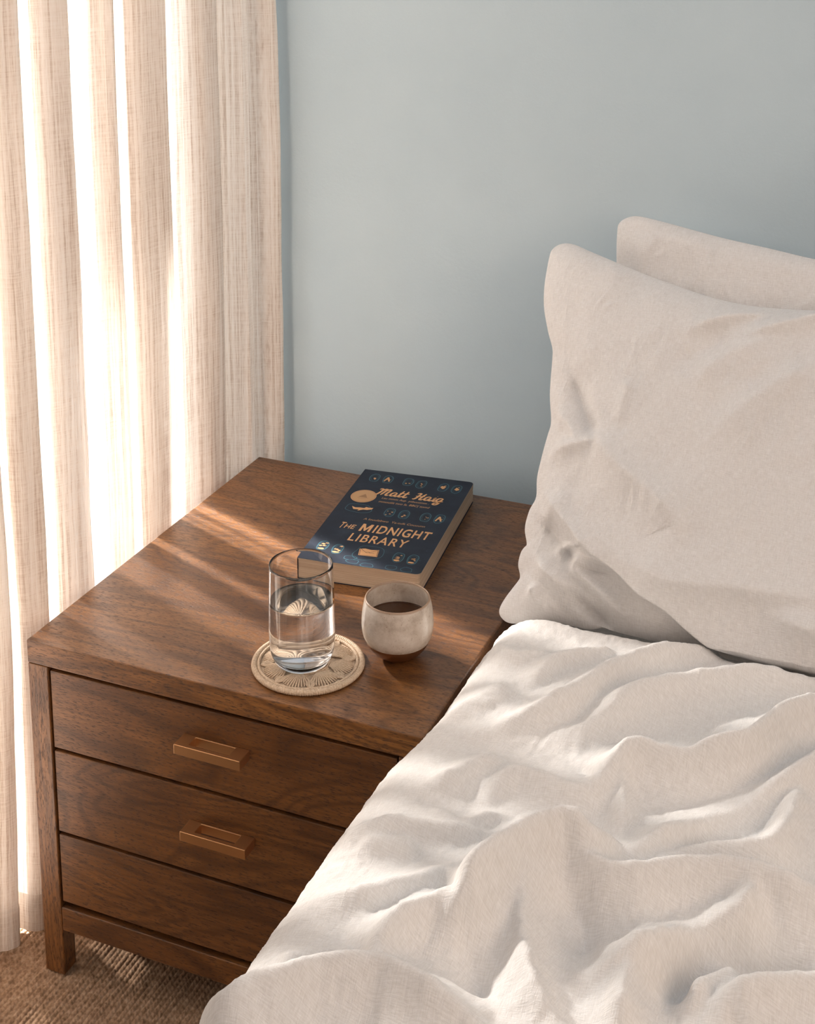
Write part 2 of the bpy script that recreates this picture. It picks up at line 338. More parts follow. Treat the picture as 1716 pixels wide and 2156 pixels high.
struct(box('unseen_wall_front', (-0.5, 2.6, -2.72, -2.6, 0, 2.6), M_FILL_CUT, bevel=0))  # out of view, added dark to cut fill from the camera side
struct(box('unseen_wall_right', (2.5, 2.62, -2.6, YW, 0, 2.6), M_FILL_CUT, bevel=0))  # out of view, added to close off side light
struct(box('floor', (-0.5, 3.2, -3.0, YW, -0.06, -0.012), plain('floor_boards', (0.22, 0.14, 0.08), 0.5), bevel=0))

# ------------------------------------------------------------------ rug
def rug_mat():
    m, nt, b, N = mat('jute_fibre'); L = nt.links.new
    tc = N('ShaderNodeTexCoord')
    n = N('ShaderNodeTexNoise', i_Scale=160.0, i_Detail=4.0); L(tc.outputs['Object'], n.inputs[0])
    r = ramp(nt, [(0.3, (0.20, 0.118, 0.066)), (0.5, (0.33, 0.205, 0.125)), (0.75, (0.47, 0.325, 0.215))]); L(n.outputs[0], r.inputs[0])
    L(r.outputs[0], b.inputs['Base Color'])
    mp = N('ShaderNodeMapping'); mp.inputs['Scale'].default_value = (900, 500, 900); L(tc.outputs['Object'], mp.inputs[0])
    n2 = N('ShaderNodeTexNoise', i_Scale=1.0, i_Detail=3.0); L(mp.outputs[0], n2.inputs[0])
    bp = N('ShaderNodeBump', i_Strength=0.6, i_Distance=0.001); L(n2.outputs[0], bp.inputs['Height']); L(bp.outputs[0], b.inputs['Normal'])
    b.inputs['Roughness'].default_value = 0.9; b.inputs['Specular IOR Level'].default_value = 0.2
    return m
M_RUG = rug_mat()
def rug():
    root = thing('woven_rug', 'ribbed brown woven fibre rug under the nightstand leg', 'rug', (0.2, 0.0, -0.012))
    box('backing', (-0.12, 1.2, -0.5, 0.66, -0.012, -0.0045), M_RUG, root, bevel=0.001)
    x = np.arange(-0.12, 0.50, 0.00115); y = np.arange(-0.32, 0.42, 0.00135)
    X, Y = np.meshgrid(x, y, indexing='ij')
    wob = 0.0012*vnoise(X*40, Y*22)+0.0022*vnoise(X*9+3, Y*9)
    ph = (X+wob)/0.0072; k = np.floor(ph); fr = ph-k-0.5
    rib = np.sqrt(np.clip(1-(fr*2)**2*0.92, 0, 1))
    tw = (Y/0.0066+fr*1.15+np.sin(k*12.9898)*7.3+0.5*vnoise(X*60, Y*60))
    braid = np.abs(np.sin(np.pi*tw))**0.6
    amp = 0.0030*(1+0.7*vnoise(k*3.1+0.5, Y*30))
    Z = -0.0042+amp*rib*(0.52+0.48*braid)+0.0006*vnoise(X*420, Y*420)
    o = link('woven_rib', mesh_np('woven_rib', np.stack([X, Y, Z], -1), grid_faces(len(x), len(y))), M_RUG, root)
    o['kind'] = 'stuff'
rug()

# ------------------------------------------------------------------ curtain
def curtain():
    # pleat nodes in plan: crests towards the room (larger x) then valleys towards the window
    nodes = [(-0.07, -0.66), (-0.075, -0.60)]
    for xc, yc, w in ((-.020,-.50,.05),(-.022,-.36,.05),(-.020,-.235,.04),(-.022,-.12,.05),(-.040,.025,.035),(-.020,.08,.033),(-.015,.170,.045),(-.030,.294,.030),(-.010,.384,.072),(-.018,.540,.060)):
        nodes += [(xc-.022, yc-w*1.05), (xc-.006, yc-w*.5), (xc, yc-.006), (xc-.008, yc+.0015), (xc-.017, yc-w*.25), (xc-.028, yc-w*.8), (xc-.037, yc-w*.95), (xc-.047, yc-w*.7), (xc-.052, yc-w*.1), (xc-.053, yc+.018)]
    nodes += [(-.058,.570),(-.030,.588),(-.008,.602),(-.004,.609),(-.018,.617),(-.030,.622),(-.012,.634),(.010,.643),(.018,.652),(.012,.660),(-.02,.664)]
    p = spline(nodes, 9); n = len(p)
    s = np.concatenate([[0], np.cumsum(np.linalg.norm(np.diff(p, axis=0), axis=1))])
    z = np.concatenate([np.linspace(0.0, 1.35, 190), np.linspace(1.37, 2.36, 40)])
    S, Z = np.meshgrid(s, z, indexing='ij')
    mx = -0.05
    amp = 1+0.05*np.sin(Z*3.1+S*2.0)+0.10*vnoise(S*5, Z*1.6)
    X = mx+(p[:,0,None]-mx)*amp+0.0035*fbm(S*16, Z*2.2)+0.0016*vnoise(S*60, Z*9)
    Y = p[:,1,None]+0.012*(vnoise(S*1.3+3, Z*0.9))*np.clip((0.60-p[:,1,None])*6, 0, 1)+0.0025*vnoise(S*30+9, Z*3)
    fl = np.clip((0.55-Z)/0.55, 0, 1)**1.6                         # the hem flares a little towards the room side
    X = np.where(p[:,1,None] < 0.64, np.minimum(X, -0.007+0.003*np.sin(S*9)), X)
    X = X-0.016*fl
    hem = 0.006*np.abs(vnoise(S*9, S*0))+0.0
    Z2 = Z+hem*(1-Z/2.36)+0.0
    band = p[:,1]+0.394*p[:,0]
    streaks = 0.72*np.exp(-((band-0.408)/0.011)**4)+0.82*np.exp(-((band-0.372)/0.014)**4)+0.34*np.exp(-((band-0.160)/0.034)**2)+0.30*np.exp(-((band-0.27)/0.05)**2)  # see-through bands set along the sun's path to throw streaks on the tabletop
    low = np.clip((0.92-Z)/0.16, 0, 1)                             # bands fade out higher up, so the added streaks miss the duvet
    see_thru = np.where(band[:, None] > 0.425, 0.05, 0.10+streaks[:, None]*low)
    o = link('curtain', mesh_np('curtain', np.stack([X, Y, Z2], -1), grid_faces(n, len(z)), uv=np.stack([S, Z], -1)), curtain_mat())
    at = o.data.attributes.new('sun_streak_gaps', 'FLOAT', 'POINT'); at.data.foreach_set('value', see_thru.ravel().astype(np.float32))
    tag(o, 'sheer cream linen curtain hanging in pleats beside the nightstand', 'curtain')
    # stitched hem band along the foot
    k = 9; off = 0.0012
    nx = np.gradient(Y, axis=0); ny = -np.gradient(X, axis=0); l = np.sqrt(nx**2+ny**2)+1e-9
    hm = mesh_np('hem', np.stack([X+nx/l*off, Y+ny/l*off, Z2], -1)[:, :k], grid_faces(n, k), uv=np.stack([S, Z], -1)[:, :k])
    link('hem', hm, o.data.materials[0], o)
    rod = bmesh.new()
    bmesh.ops.create_cone(rod, segments=24, radius1=0.011, radius2=0.011, depth=1.5, cap_ends=True, matrix=Matrix.Translation((-0.05, -0.09, 2.372)) @ Matrix.Rotation(math.pi/2, 4, 'X'))
    r = bm_obj('curtain_rod', rod, plain('rod_bronze', (0.12, 0.08, 0.05), 0.4, 1.0), smooth=True)
    tag(r, 'slim bronze rod carrying the sheer cream curtain', 'curtain rod')
curtain()

# ------------------------------------------------------------------ nightstand
H, NW, ND = 0.472, 0.530, 0.604
M_BRONZE = plain('brushed_bronze', (0.62, 0.355, 0.175), 0.40, 1.0)
def nightstand():
    root = thing('nightstand', 'dark oak nightstand with three drawer fronts and bronze pulls, between curtain and bed', 'nightstand', (NW/2, ND/2, 0))
    T, S = 0.031, 0.030
    box('top', (0, NW, 0, ND, H-T, H), M_WOOD, root, bevel=0.0022, seg=3)
    for x0 in (0.0, NW-S):
        for y0, y1 in ((0.0005, 0.026), (ND-0.030, ND-0.0005)):
            box('leg', (x0+0.0004, x0+S, y0, y1, 0, H-T-0.0006), M_WOODZ, root, bevel=0.0014)
        box('side_panel', (x0+0.004, x0+0.022, 0.0265, ND-0.0305, 0.067, H-T-0.001), M_WOODZ, root, bevel=0.0008)
    box('back_panel', (S+.0005, NW-S-.0005, ND-0.014, ND-0.004, 0.067, H-T-0.001), M_WOOD, root, bevel=0)
    box('bottom_rail', (S+.0004, NW-S-.0004, 0.001, 0.024, 0.067, 0.101), M_WOOD, root, bevel=0.0012)
    box('inner_carcass', (S+.0005, NW-S-.0005, 0.0245, 0.05, 0.069, H-T-0.002), M_GAP, root, bevel=0)  # near-black colour paints in the shade of the drawer gaps
    # drawer fronts
    zs = [(0.3305, 0.4360), (0.2120, 0.3255), (0.1100, 0.2070)]
    for i, (z0, z1) in enumerate(zs):
        d = box('drawer', (S+0.0022, NW-S-0.0022, 0.0022, 0.0235, z0, z1), M_WOOD, root, bevel=0.0010)
        if i < 2:
            zc = (0.3925, 0.2775)[i]; x0 = (0.2225, 0.2265)[i]
            handle(x0, zc, d, root)
    return root
def handle(x0, zc, drawer, root):
    # flat rectangular loop: front bar, two wide ends, a slot between, and a rear strip on the drawer
    w, dp, hh = 0.0885, 0.0245, 0.0125
    bm = bmesh.new(); y1 = 0.0019; y0 = y1-dp
    xs = [x0, x0+0.0175, x0+w-0.0175, x0+w]; ys = [y0, y0+0.0060, y1-0.0030, y1]
    zt, zb = zc+hh/2, zc-hh/2
    V = {}
    for i, x in enumerate(xs):
        for j, y in enumerate(ys):
            for k, z in enumerate((zb, zt)): V[i,j,k] = bm.verts.new((x, y, z))
    cells = [(i, j) for i in range(3) for j in range(3) if (i, j) != (1, 1)]
    for i, j in cells:
        bm.faces.new([V[i,j,1], V[i+1,j,1], V[i+1,j+1,1], V[i,j+1,1]]); bm.faces.new([V[i,j,0], V[i,j+1,0], V[i+1,j+1,0], V[i+1,j,0]])
    def side(a, b): bm.faces.new([V[(*a,0)], V[(*b,0)], V[(*b,1)], V[(*a,1)]])
    for i in range(3): side((i,0), (i+1,0)); side((i+1,3), (i,3))
    for j in range(3): side((0,j+1), (0,j)); side((3,j), (3,j+1))
    side((1,2),(2,2)); side((2,1),(1,1)); side((1,1),(1,2)); side((2,2),(2,1))
    bmesh.ops.recalc_face_normals(bm, faces=bm.faces)
    es = [e for e in bm.edges if e.calc_face_angle(0) > 1.0]
    bmesh.ops.bevel(bm, geom=es, offset=0.0007, segments=2, profile=0.5, affect='EDGES')
    me = bpy.data.meshes.new('handle'); bm.to_mesh(me); bm.free(); me.materials.append(M_BRONZE)
    o = bpy.data.objects.new('handle', me); C.objects.link(o); o.parent = drawer
    o.matrix_parent_inverse = Matrix.Translation(root.location).inverted() @ Matrix.Translation(root.location)
    o['label'] = 'bronze bar pull with a rectangular slot'
nightstand()

# ------------------------------------------------------------------ book
BW, BL, BT = 0.171, 0.296, 0.0300
BCX, BCY, BROT = 0.3083, 0.4254, math.radians(6.25)
M_PAPER = None
def paper_mat():
    m, nt, b, N = mat('page_edges'); L = nt.links.new
    tc = N('ShaderNodeTexCoord'); mp = N('ShaderNodeMapping'); mp.inputs['Scale'].default_value = (6, 6, 1500); L(tc.outputs['Object'], mp.inputs[0])
    n = N('ShaderNodeTexNoise', i_Scale=1.0, i_Detail=3.0); L(mp.outputs[0], n.inputs[0])
    r = ramp(nt, [(0.3, (0.42, 0.30, 0.20)), (0.7, (0.62, 0.48, 0.35))]); L(n.outputs[0], r.inputs[0]); L(r.outputs[0], b.inputs['Base Color'])
    bp = N('ShaderNodeBump', i_Strength=0.3, i_Distance=0.0004); L(n.outputs[0], bp.inputs['Height']); L(bp.outputs[0], b.inputs['Normal'])
    b.inputs['Roughness'].default_value = 0.85; return m
def cover_mat():
    m, nt, b, N = mat('navy_cover'); L = nt.links.new
    tc = N('ShaderNodeTexCoord')
    n = N('ShaderNodeTexNoise', i_Scale=28.0, i_Detail=5.0, i_Roughness=0.6); L(tc.outputs['Object'], n.inputs[0])
    r = ramp(nt, [(0.30, (0.0085, 0.0115, 0.021)), (0.6, (0.013, 0.019, 0.034)), (0.82, (0.021, 0.032, 0.052))]); L(n.outputs[0], r.inputs[0]); L(r.outputs[0], b.inputs['Base Color'])
    b.inputs['Roughness'].default_value = 0.5; b.inputs['Specular IOR Level'].default_value = 0.22; return m
def rounded_slab(bm, x0, x1, y0, y1, z0, z1, r, n=6, corners=(1,1,1,1)):
    pts = []
    for (cx, cy, a0, on) in ((x1-r, y0+r, -90, corners[0]), (x1-r, y1-r, 0, corners[1]), (x0+r, y1-r, 90, corners[2]), (x0+r, y0+r, 180, corners[3])):
        if on:
            for k in range(n+1):
                a = math.radians(a0+90*k/n); pts.append((cx+r*math.cos(a), cy+r*math.sin(a)))
        else:
            a = math.radians(a0+45); pts.append((cx+r*math.copysign(1, math.cos(a)), cy+r*math.copysign(1, math.sin(a))))
    lo = [bm.verts.new((x, y, z0)) for x, y in pts]; hi = [bm.verts.new((x, y, z1)) for x, y in pts]
    bm.faces.new(hi); bm.faces.new(lo[::-1]); m = len(pts)
    for i in range(m): bm.faces.new([lo[i], lo[(i+1)%m], hi[(i+1)%m], hi[i]])
SCRIPT = {  # pen strokes for the author line, unit = x-height, origin at the baseline
 'M': ([[(0.0,1.55),(.18,1.85),(.42,1.7),(.40,1.0),(.22,.35),(.05,0.0),(-.12,.05)],[(.40,1.1),(.75,1.75),(.98,1.85),(1.0,1.4),(.86,.6),(.72,.0)],[(.95,1.0),(1.3,1.7),(1.58,1.85),(1.62,1.5),(1.45,.7),(1.42,.15),(1.62,.0),(1.85,.25)]], 1.95),
 'a': ([[(.82,.85),(.6,1.02),(.28,.9),(.08,.5),(.12,.1),(.36,.02),(.64,.3),(.84,.95)],[(.84,.95),(.74,.4),(.78,.06),(.96,.04),(1.18,.3)]], 1.12),
 't': ([[(.42,1.7),(.26,.9),(.16,.3),(.26,.02),(.5,.1),(.7,.35)],[(.02,1.08),(.35,1.06),(.74,1.14)]], .68),
 'H': ([[(.1,1.6),(.4,1.86),(.6,1.7),(.5,1.0),(.32,.3),(.1,-.02),(-.1,.1)],[(1.35,1.85),(1.15,1.2),(.98,.45),(.98,.06),(1.2,.0),(1.45,.3)],[(.1,.9),(.5,.98),(.9,.95),(1.4,1.1)]], 1.5),
 'i': ([[(.1,.7),(.3,1.0),(.24,.5),(.22,.1),(.38,.0),(.62,.3)],[(.40,1.42),(.44,1.46)]], .58),
 'g': ([[(.82,.85),(.6,1.02),(.28,.9),(.08,.5),(.14,.12),(.4,.06),(.66,.36),(.86,.98)],[(.86,.98),(.72,.1),(.56,-.6),(.25,-.86),(-.02,-.7),(.1,-.4),(.5,-.15),(1.1,.28)]], 1.1)}
_lift = [0]
def ribbon(bm, pts, w, z, w_end=0.55):
    _lift[0] = (_lift[0]+1) % 7; z = z+_lift[0]*0.000012
    p = spline(pts, 7) if len(pts) > 2 else np.array(pts, float)
    d = np.gradient(p, axis=0); d /= np.linalg.norm(d, axis=1)[:, None]+1e-9; nrm = np.stack([-d[:,1], d[:,0]], 1)
    t = np.linspace(0, 1, len(p)); ww = w*(w_end+(1-w_end)*np.minimum(1, np.minimum(t, 1-t)*6))
    # broad-nib contrast
    ww = ww*(0.82+0.30*np.abs(d[:,1]))
    a = [bm.verts.new((*q, z)) for q in p+nrm*ww[:,None]/2]; b = [bm.verts.new((*q, z)) for q in p-nrm*ww[:,None]/2]
    for i in range(len(p)-1): bm.faces.new([b[i], b[i+1], a[i+1], a[i]])
def disc(bm, cx, cy, rx, ry, z, n=40, fn=None):
    vs = []
    for k in range(n):
        a = 2*math.pi*k/n; q = fn(a) if fn else 1
        vs.append(bm.verts.new((cx+rx*q*math.cos(a), cy+ry*q*math.sin(a), z)))
    bm.faces.new(vs)
def text_mesh(s, size, x0, x1, y0, h, z, weight=0.0, italic=0.0, spacing=1.0):
    """A line of the built-in font fitted into the width x0..x1 and the cap height h."""
    cu = bpy.data.curves.new('t', 'FONT'); cu.body = s; cu.size = 1; cu.offset = weight; cu.space_character = spacing
    o = bpy.data.objects.new('t', cu); C.objects.link(o)
    me = bpy.data.meshes.new_from_object(o.evaluated_get(bpy.context.evaluated_depsgraph_get()))
    bpy.data.objects.remove(o); bpy.data.curves.remove(cu)
    co = np.empty(len(me.vertices)*3, np.float32); me.vertices.foreach_get('co', co); co = co.reshape(-1, 3)
    lx, hx = co[:,0].min(), co[:,0].max(); hy = 0.69
    co[:,0] = x0+(co[:,0]-lx)/(hx-lx)*(x1-x0); yy = co[:,1]/hy; co[:,1] = y0+yy*h; co[:,0] += italic*yy*h; co[:,2] = z
    me.vertices.foreach_set('co', co.ravel()); me.update(); return me
def glyph_m(x0, x1, y0, h, z):
    o = [(0,0),(0,1),(.24,1),(.5,.42),(.76,1),(1,1),(1,0),(.79,0),(.79,.60),(.55,.08),(.45,.08),(.21,.60),(.21,0)]
    bm = bmesh.new(); bm.faces.new([bm.verts.new((x0+px*(x1-x0)+py*h*.04, y0+py*h, z)) for px, py in o[::-1]])
    bm.normal_update(); bmesh.ops.triangulate(bm, faces=bm.faces)
    me = bpy.data.meshes.new('m'); bm.to_mesh(me); bm.free(); return me
def join_meshes(name, mes):
    bm = bmesh.new()
    for m in mes: bm.from_mesh(m)
    for m in mes: bpy.data.meshes.remove(m)
    me = bpy.data.meshes.new(name); bmesh.ops.recalc_face_normals(bm, faces=bm.faces); bm.to_mesh(me); bm.free(); return me
def book():
    root = thing('paperback_book', 'dark navy paperback with orange lettering lying flat on the nightstand', 'book', (BCX, BCY, H), BROT)
    pap = paper_mat(); cov = cover_mat()
    def part(name, bm, m, parent=root, smooth=False):
        me = bpy.data.meshes.new(name); bm.normal_update(); bm.to_mesh(me); bm.free(); me.materials.append(m)
        o = bpy.data.objects.new(name, me); C.objects.link(o); o.parent = parent; return o
    hx, hy = BW/2, BL/2
    bm = bmesh.new(); rounded_slab(bm, -hx, hx, -hy, hy, 0.0, 0.0007, 0.007, corners=(1,1,0,0)); part('back_cover', bm, cov)
    # page block: slightly wavy sheets
    bm = bmesh.new(); nl = 40
    rings = []
    for k in range(nl+1):
        z = 0.0008+(BT-0.0017)*k/nl; j = 0.00012*math.sin(k*2.1)+0.00025*math.sin(k*0.21)
        x1 = hx-0.0012+j; y0 = -hy+0.0012-j*0.7; y1 = hy-0.0012; x0 = -hx+0.0008; r = 0.0035
        pts = [(x0, y0)]+[(x0+(x1-r-x0)*t, y0+0.0003*math.sin(t*9+k*.3)) for t in (.25,.5,.75)]+[(x1-r+r*math.sin(a), y0+r-r*math.cos(a)) for a in (0, .4, .8, 1.2, 1.57)]+[(x1+0.0002*math.sin(t*8+k*.2), y0+(y1-y0)*t) for t in (.3,.6)]+[(x1, y1), (x0, y1)]
        rings.append([bm.verts.new((px, py, z)) for px, py in pts])
    for a, b in zip(rings, rings[1:]):
        for i in range(len(a)): bm.faces.new([a[i], a[(i+1)%len(a)], b[(i+1)%len(a)], b[i]])
    bm.faces.new(rings[-1]); bm.faces.new(rings[0][::-1])
    part('page_block', bm, pap)
    bm = bmesh.new(); add_box(bm, -hx-0.0006, -hx+0.0004, -hy, hy, 0.0, BT+0.0001, bevel=0.0003); part('spine', bm, cov)
    bm = bmesh.new(); rounded_slab(bm, -hx, hx, -hy, hy, BT-0.0007, BT, 0.0075, corners=(1,1,0,0))
    fc = part('front_cover', bm, cov)
    # worn pale edge of the card
    bm = bmesh.new(); rounded_slab(bm, -hx+0.0001, hx+0.00025, -hy-0.00025, hy+0.0002, BT-0.0009, BT-0.00035, 0.0075, corners=(1,1,0,0))
    part('cover_edge', bm, plain('worn_card', (0.50, 0.42, 0.34), 0.8))
    ink = plain('orange_ink', (0.60, 0.315, 0.135), 0.5); teal = plain('teal_ink', (0.018, 0.085, 0.115), 0.5); dark = plain('dark_ink', (0.02, 0.016, 0.016), 0.5); soft = plain('amber_ink', (0.42, 0.22, 0.095), 0.5); soft2 = plain('ochre_ink', (0.47, 0.265, 0.12), 0.45)
    X = lambda u: (u-0.5)*BW
    Y = lambda v: (v-0.5)*BL
    z1, z2, z3, z4 = BT+0.00008, BT+0.00014, BT+0.0002, BT+0.00026
    # title
    mes = [text_mesh('T', 1, X(.135), X(.172), Y(.334), .0178, z2, .010, .10), text_mesh('HE', 1, X(.183), X(.268), Y(.337), .0125, z2, .010, .10),
           glyph_m(X(.316), X(.408), Y(.326), .0228, z3), text_mesh('IDNIGHT', 1, X(.432), X(.905), Y(.326), .0228, z3, .020, .04, 1.14), text_mesh('LIBRARY', 1, X(.281), X(.765), Y(.222), .0218, z3, .011, .04, 1.14)]
    me = join_meshes('title_lettering', mes); me.materials.append(ink); o = bpy.data.objects.new('title_lettering', me); C.objects.link(o); o.parent = fc
    # author line, written with a nib
    bm = bmesh.new(); xh = .0140; x = X(.245); yb = Y(.728)
    for ch in 'Matt Haig':
        if ch == ' ': x += xh*.72; continue
        st, adv = SCRIPT[ch]
        for s in st: ribbon(bm, [(x+(px*.90+py*.10)*xh*.80, yb+py*xh*(.88 if ch not in 'MH' else .80)) for px, py in s], .0030, z2)
        x += adv*xh*.75
    part('author_lettering', bm, ink, fc)
    # small lines
    mes = [text_mesh('Lau mmm Aup  ptbuuomm .', 1, X(.318), X(.735), Y(.688), .0054, z2, .012, .15), text_mesh('mmouiiit two la. BBC( tomd', 1, X(.313), X(.757), Y(.646), .0058, z2, .012, .15),
           text_mesh('A louulzbwo  Ya-tulk Couuunn', 1, X(.292), X(.818), Y(.445), .0056, z2, .006, .12)]
    for me in mes:
        me.name = 'small_lettering'; me.materials.append(soft); o = bpy.data.objects.new('small_lettering', me); C.objects.link(o); o.parent = fc
    # round seal
    bm = bmesh.new(); disc(bm, X(.157), Y(.691), .0188, .0212, z1); part('seal', bm, ink, fc)
    bm = bmesh.new(); disc(bm, X(.157), Y(.691), .0166, .0190, z2); part('seal_field', bm, soft2, fc)
    bm = bmesh.new()
    n = 60
    for r0, r1 in ((.94, .90),):
        a = [bm.verts.new((X(.157)+.0188*r0*math.cos(2*math.pi*k/n), Y(.691)+.0212*r0*math.sin(2*math.pi*k/n), z3)) for k in range(n)]
        b = [bm.verts.new((X(.157)+.0188*r1*math.cos(2*math.pi*k/n), Y(.691)+.0212*r1*math.sin(2*math.pi*k/n), z3)) for k in range(n)]
        for k in range(n): bm.faces.new([b[k], a[k], a[(k+1)%n], b[(k+1)%n]])
    for tri in (((-.0068,-.004),(.0068,-.0045),(.001,.0075)), ((-.008,-.0062),(.009,-.0062),(.009,-.0056),(-.008,-.0056)), ((-.006,-.009),(.006,-.009),(.006,-.0084),(-.006,-.0084))):
        bm.faces.new([bm.verts.new((X(.157)+px, Y(.691)+py, z3)) for px, py in tri])
    part('seal_mark', bm, plain('seal_mark_ink', (0.27, 0.14, 0.06), 0.5), fc)
    # plain capsule ornaments with orange flecks
    rnd = random.Random(11); tb = bmesh.new(); ob = bmesh.new()
    def flush(name='ornament'):
        nonlocal tb, ob
        me = bpy.data.meshes.new(name); a = bpy.data.meshes.new('a'); tb.to_mesh(a); tb.free(); tb = bmesh.new(); tb.from_mesh(a); n0 = len(tb.faces)
        c = bpy.data.meshes.new('c'); ob.to_mesh(c); ob.free(); tb.from_mesh(c); bpy.data.meshes.remove(a); bpy.data.meshes.remove(c)
        tb.faces.ensure_lookup_table()
        for k in range(n0, len(tb.faces)): tb.faces[k].material_index = 1
        tb.normal_update(); tb.to_mesh(me); tb.free(); me.materials.append(teal); me.materials.append(ink)
        o = bpy.data.objects.new(name, me); C.objects.link(o); o.parent = fc; tb = bmesh.new(); ob = bmesh.new()
    def loop(cx, cy, rx, ry, w, wob, n=34, box=2.6):
        ph = [rnd.uniform(0, 6.3) for _ in range(3)]; pts = []
        for k in range(n):
            a = 2*math.pi*k/n; c_, s_ = math.cos(a), math.sin(a)
            q = (abs(c_)**box+abs(s_)**box)**(-1/box)*(1+wob*(math.sin(2*a+ph[0])+.6*math.sin(3*a+ph[1])+.5*math.sin(5*a+ph[2])))
            pts.append((q*c_, q*s_))
        A = [tb.verts.new((cx+px*rx, cy+py*ry, z1)) for px, py in pts]; B = [tb.verts.new((cx+px*(rx-w), cy+py*(ry-w), z1)) for px, py in pts]
        for k in range(n): tb.faces.new([B[k], A[k], A[(k+1)%n], B[(k+1)%n]])
    def fleck(cx, cy, rx, ry, n=14, jag=.45):
        vs = [ob.verts.new((cx+rx*math.cos(2*math.pi*k/n)*(1+rnd.uniform(-jag, jag)), cy+ry*math.sin(2*math.pi*k/n)*(1+rnd.uniform(-jag, jag)), z2)) for k in range(n)]
        ob.faces.new(vs)
    row = [(.136,.913),(.259,.912),(.446,.910),(.567,.902),(.769,.898),(.888,.896),(.464,.553),(.591,.550),(.777,.550),(.896,.552),(.128,.140),(.259,.126),(.762,.126),(.880,.124)]
    for i, (u, v) in enumerate(row):
        cx, cy = X(u), Y(v); loop(cx, cy, .0078, .0138, .0015, .035); loop(cx, cy, .0052, .0100, .0005, .06)
        if i in (10, 11, 12, 13):
            fleck(cx, cy-.0088, .0050, .0022, jag=.25)
            for k in range(4): fleck(cx+rnd.uniform(-.0035,.0035), cy+rnd.uniform(-.004,.009), rnd.uniform(.0012,.0030), rnd.uniform(.0008,.0018))
        elif i in (1, 9):   # strokes like an open A
            for q in ([(-.0042,-.008),(-.001,.007)], [(.0036,-.0075),(-.001,.007)], [(-.0035,-.001),(.0045,-.0005)]):
                ribbon(ob, [(cx+a, cy+b) for a, b in (q[0], ((q[0][0]+q[1][0])/2, (q[0][1]+q[1][1])/2), q[1])], .0021, z2, .8)
        elif i in (4, 5): fleck(cx, cy, .0032, .0050, jag=.5); fleck(cx+.002, cy+.006, .0010, .0012)
        elif i == 0: fleck(cx+.001, cy-.003, .0022, .0030, jag=.5)
        else:
            for k in range(4): fleck(cx+rnd.uniform(-.004,.004), cy+rnd.uniform(-.009,.004), rnd.uniform(.0007,.0018), rnd.uniform(.0006,.0013))
        flush()
    loop(X(.190), Y(.555), .0200, .0135, .0011, .06)
    for q in (((-.015,.004),(-.009,.001),(-.002,.0025),(.004,.0022),(.006,.0062),(.010,.0052),(.017,.0060),(.016,.001),(.010,-.0025),(.004,-.0030),(-.003,-.0085),(-.002,-.004),(-.010,-.0050)),):
        ob.faces.new([ob.verts.new((X(.21)+a, Y(.556)+b, z2)) for a, b in q[::-1]])
    flush()
    for u, v in ((.436,.029),(.562,.013),(.754,.022),(.878,.022),(.40,.060)): loop(X(u), Y(v)+.001, .0085, .0058, .0009, .08); flush()
    loop(X(.515), Y(.128), .0205, .0200, .0009, .07)
    ob.faces.new([ob.verts.new((X(u), Y(v), z2)) for u, v in ((.447,.097),(.600,.101),(.582,.168),(.52,.160),(.468,.166),(.425,.157))])
    flush('envelope_motif')
    bm = bmesh.new()
    ribbon(bm, [(X(.437), Y(.160)), (X(.48), Y(.136)), (X(.515), Y(.130)), (X(.575), Y(.165))], .0006, z3, 1); ribbon(bm, [(X(.486), Y(.130)), (X(.51), Y(.137)), (X(.53), Y(.128)), (X(.56), Y(.131))], .0006, z3, 1)
    for a, b in (((.455,.101),(.594,.105)), ((.594,.105),(.577,.162)), ((.455,.101),(.434,.154))): ribbon(bm, [(X(a[0]), Y(a[1])), (X((a[0]+b[0])/2), Y((a[1]+b[1])/2)), (X(b[0]), Y(b[1]))], .0006, z3, 1)
    part('envelope_lines', bm, dark, fc)
    bm = bmesh.new()
    for k in range(46): disc(bm, X(rnd.uniform(.05,.95)), Y(rnd.uniform(.03,.97)), (q := rnd.uniform(.0002,.00045)), q, z1, 8)
    sp = part('cover_specks', bm, plain('speck_ink', (0.07, 0.12, 0.15), 0.5), fc); sp['kind'] = 'stuff'
book()

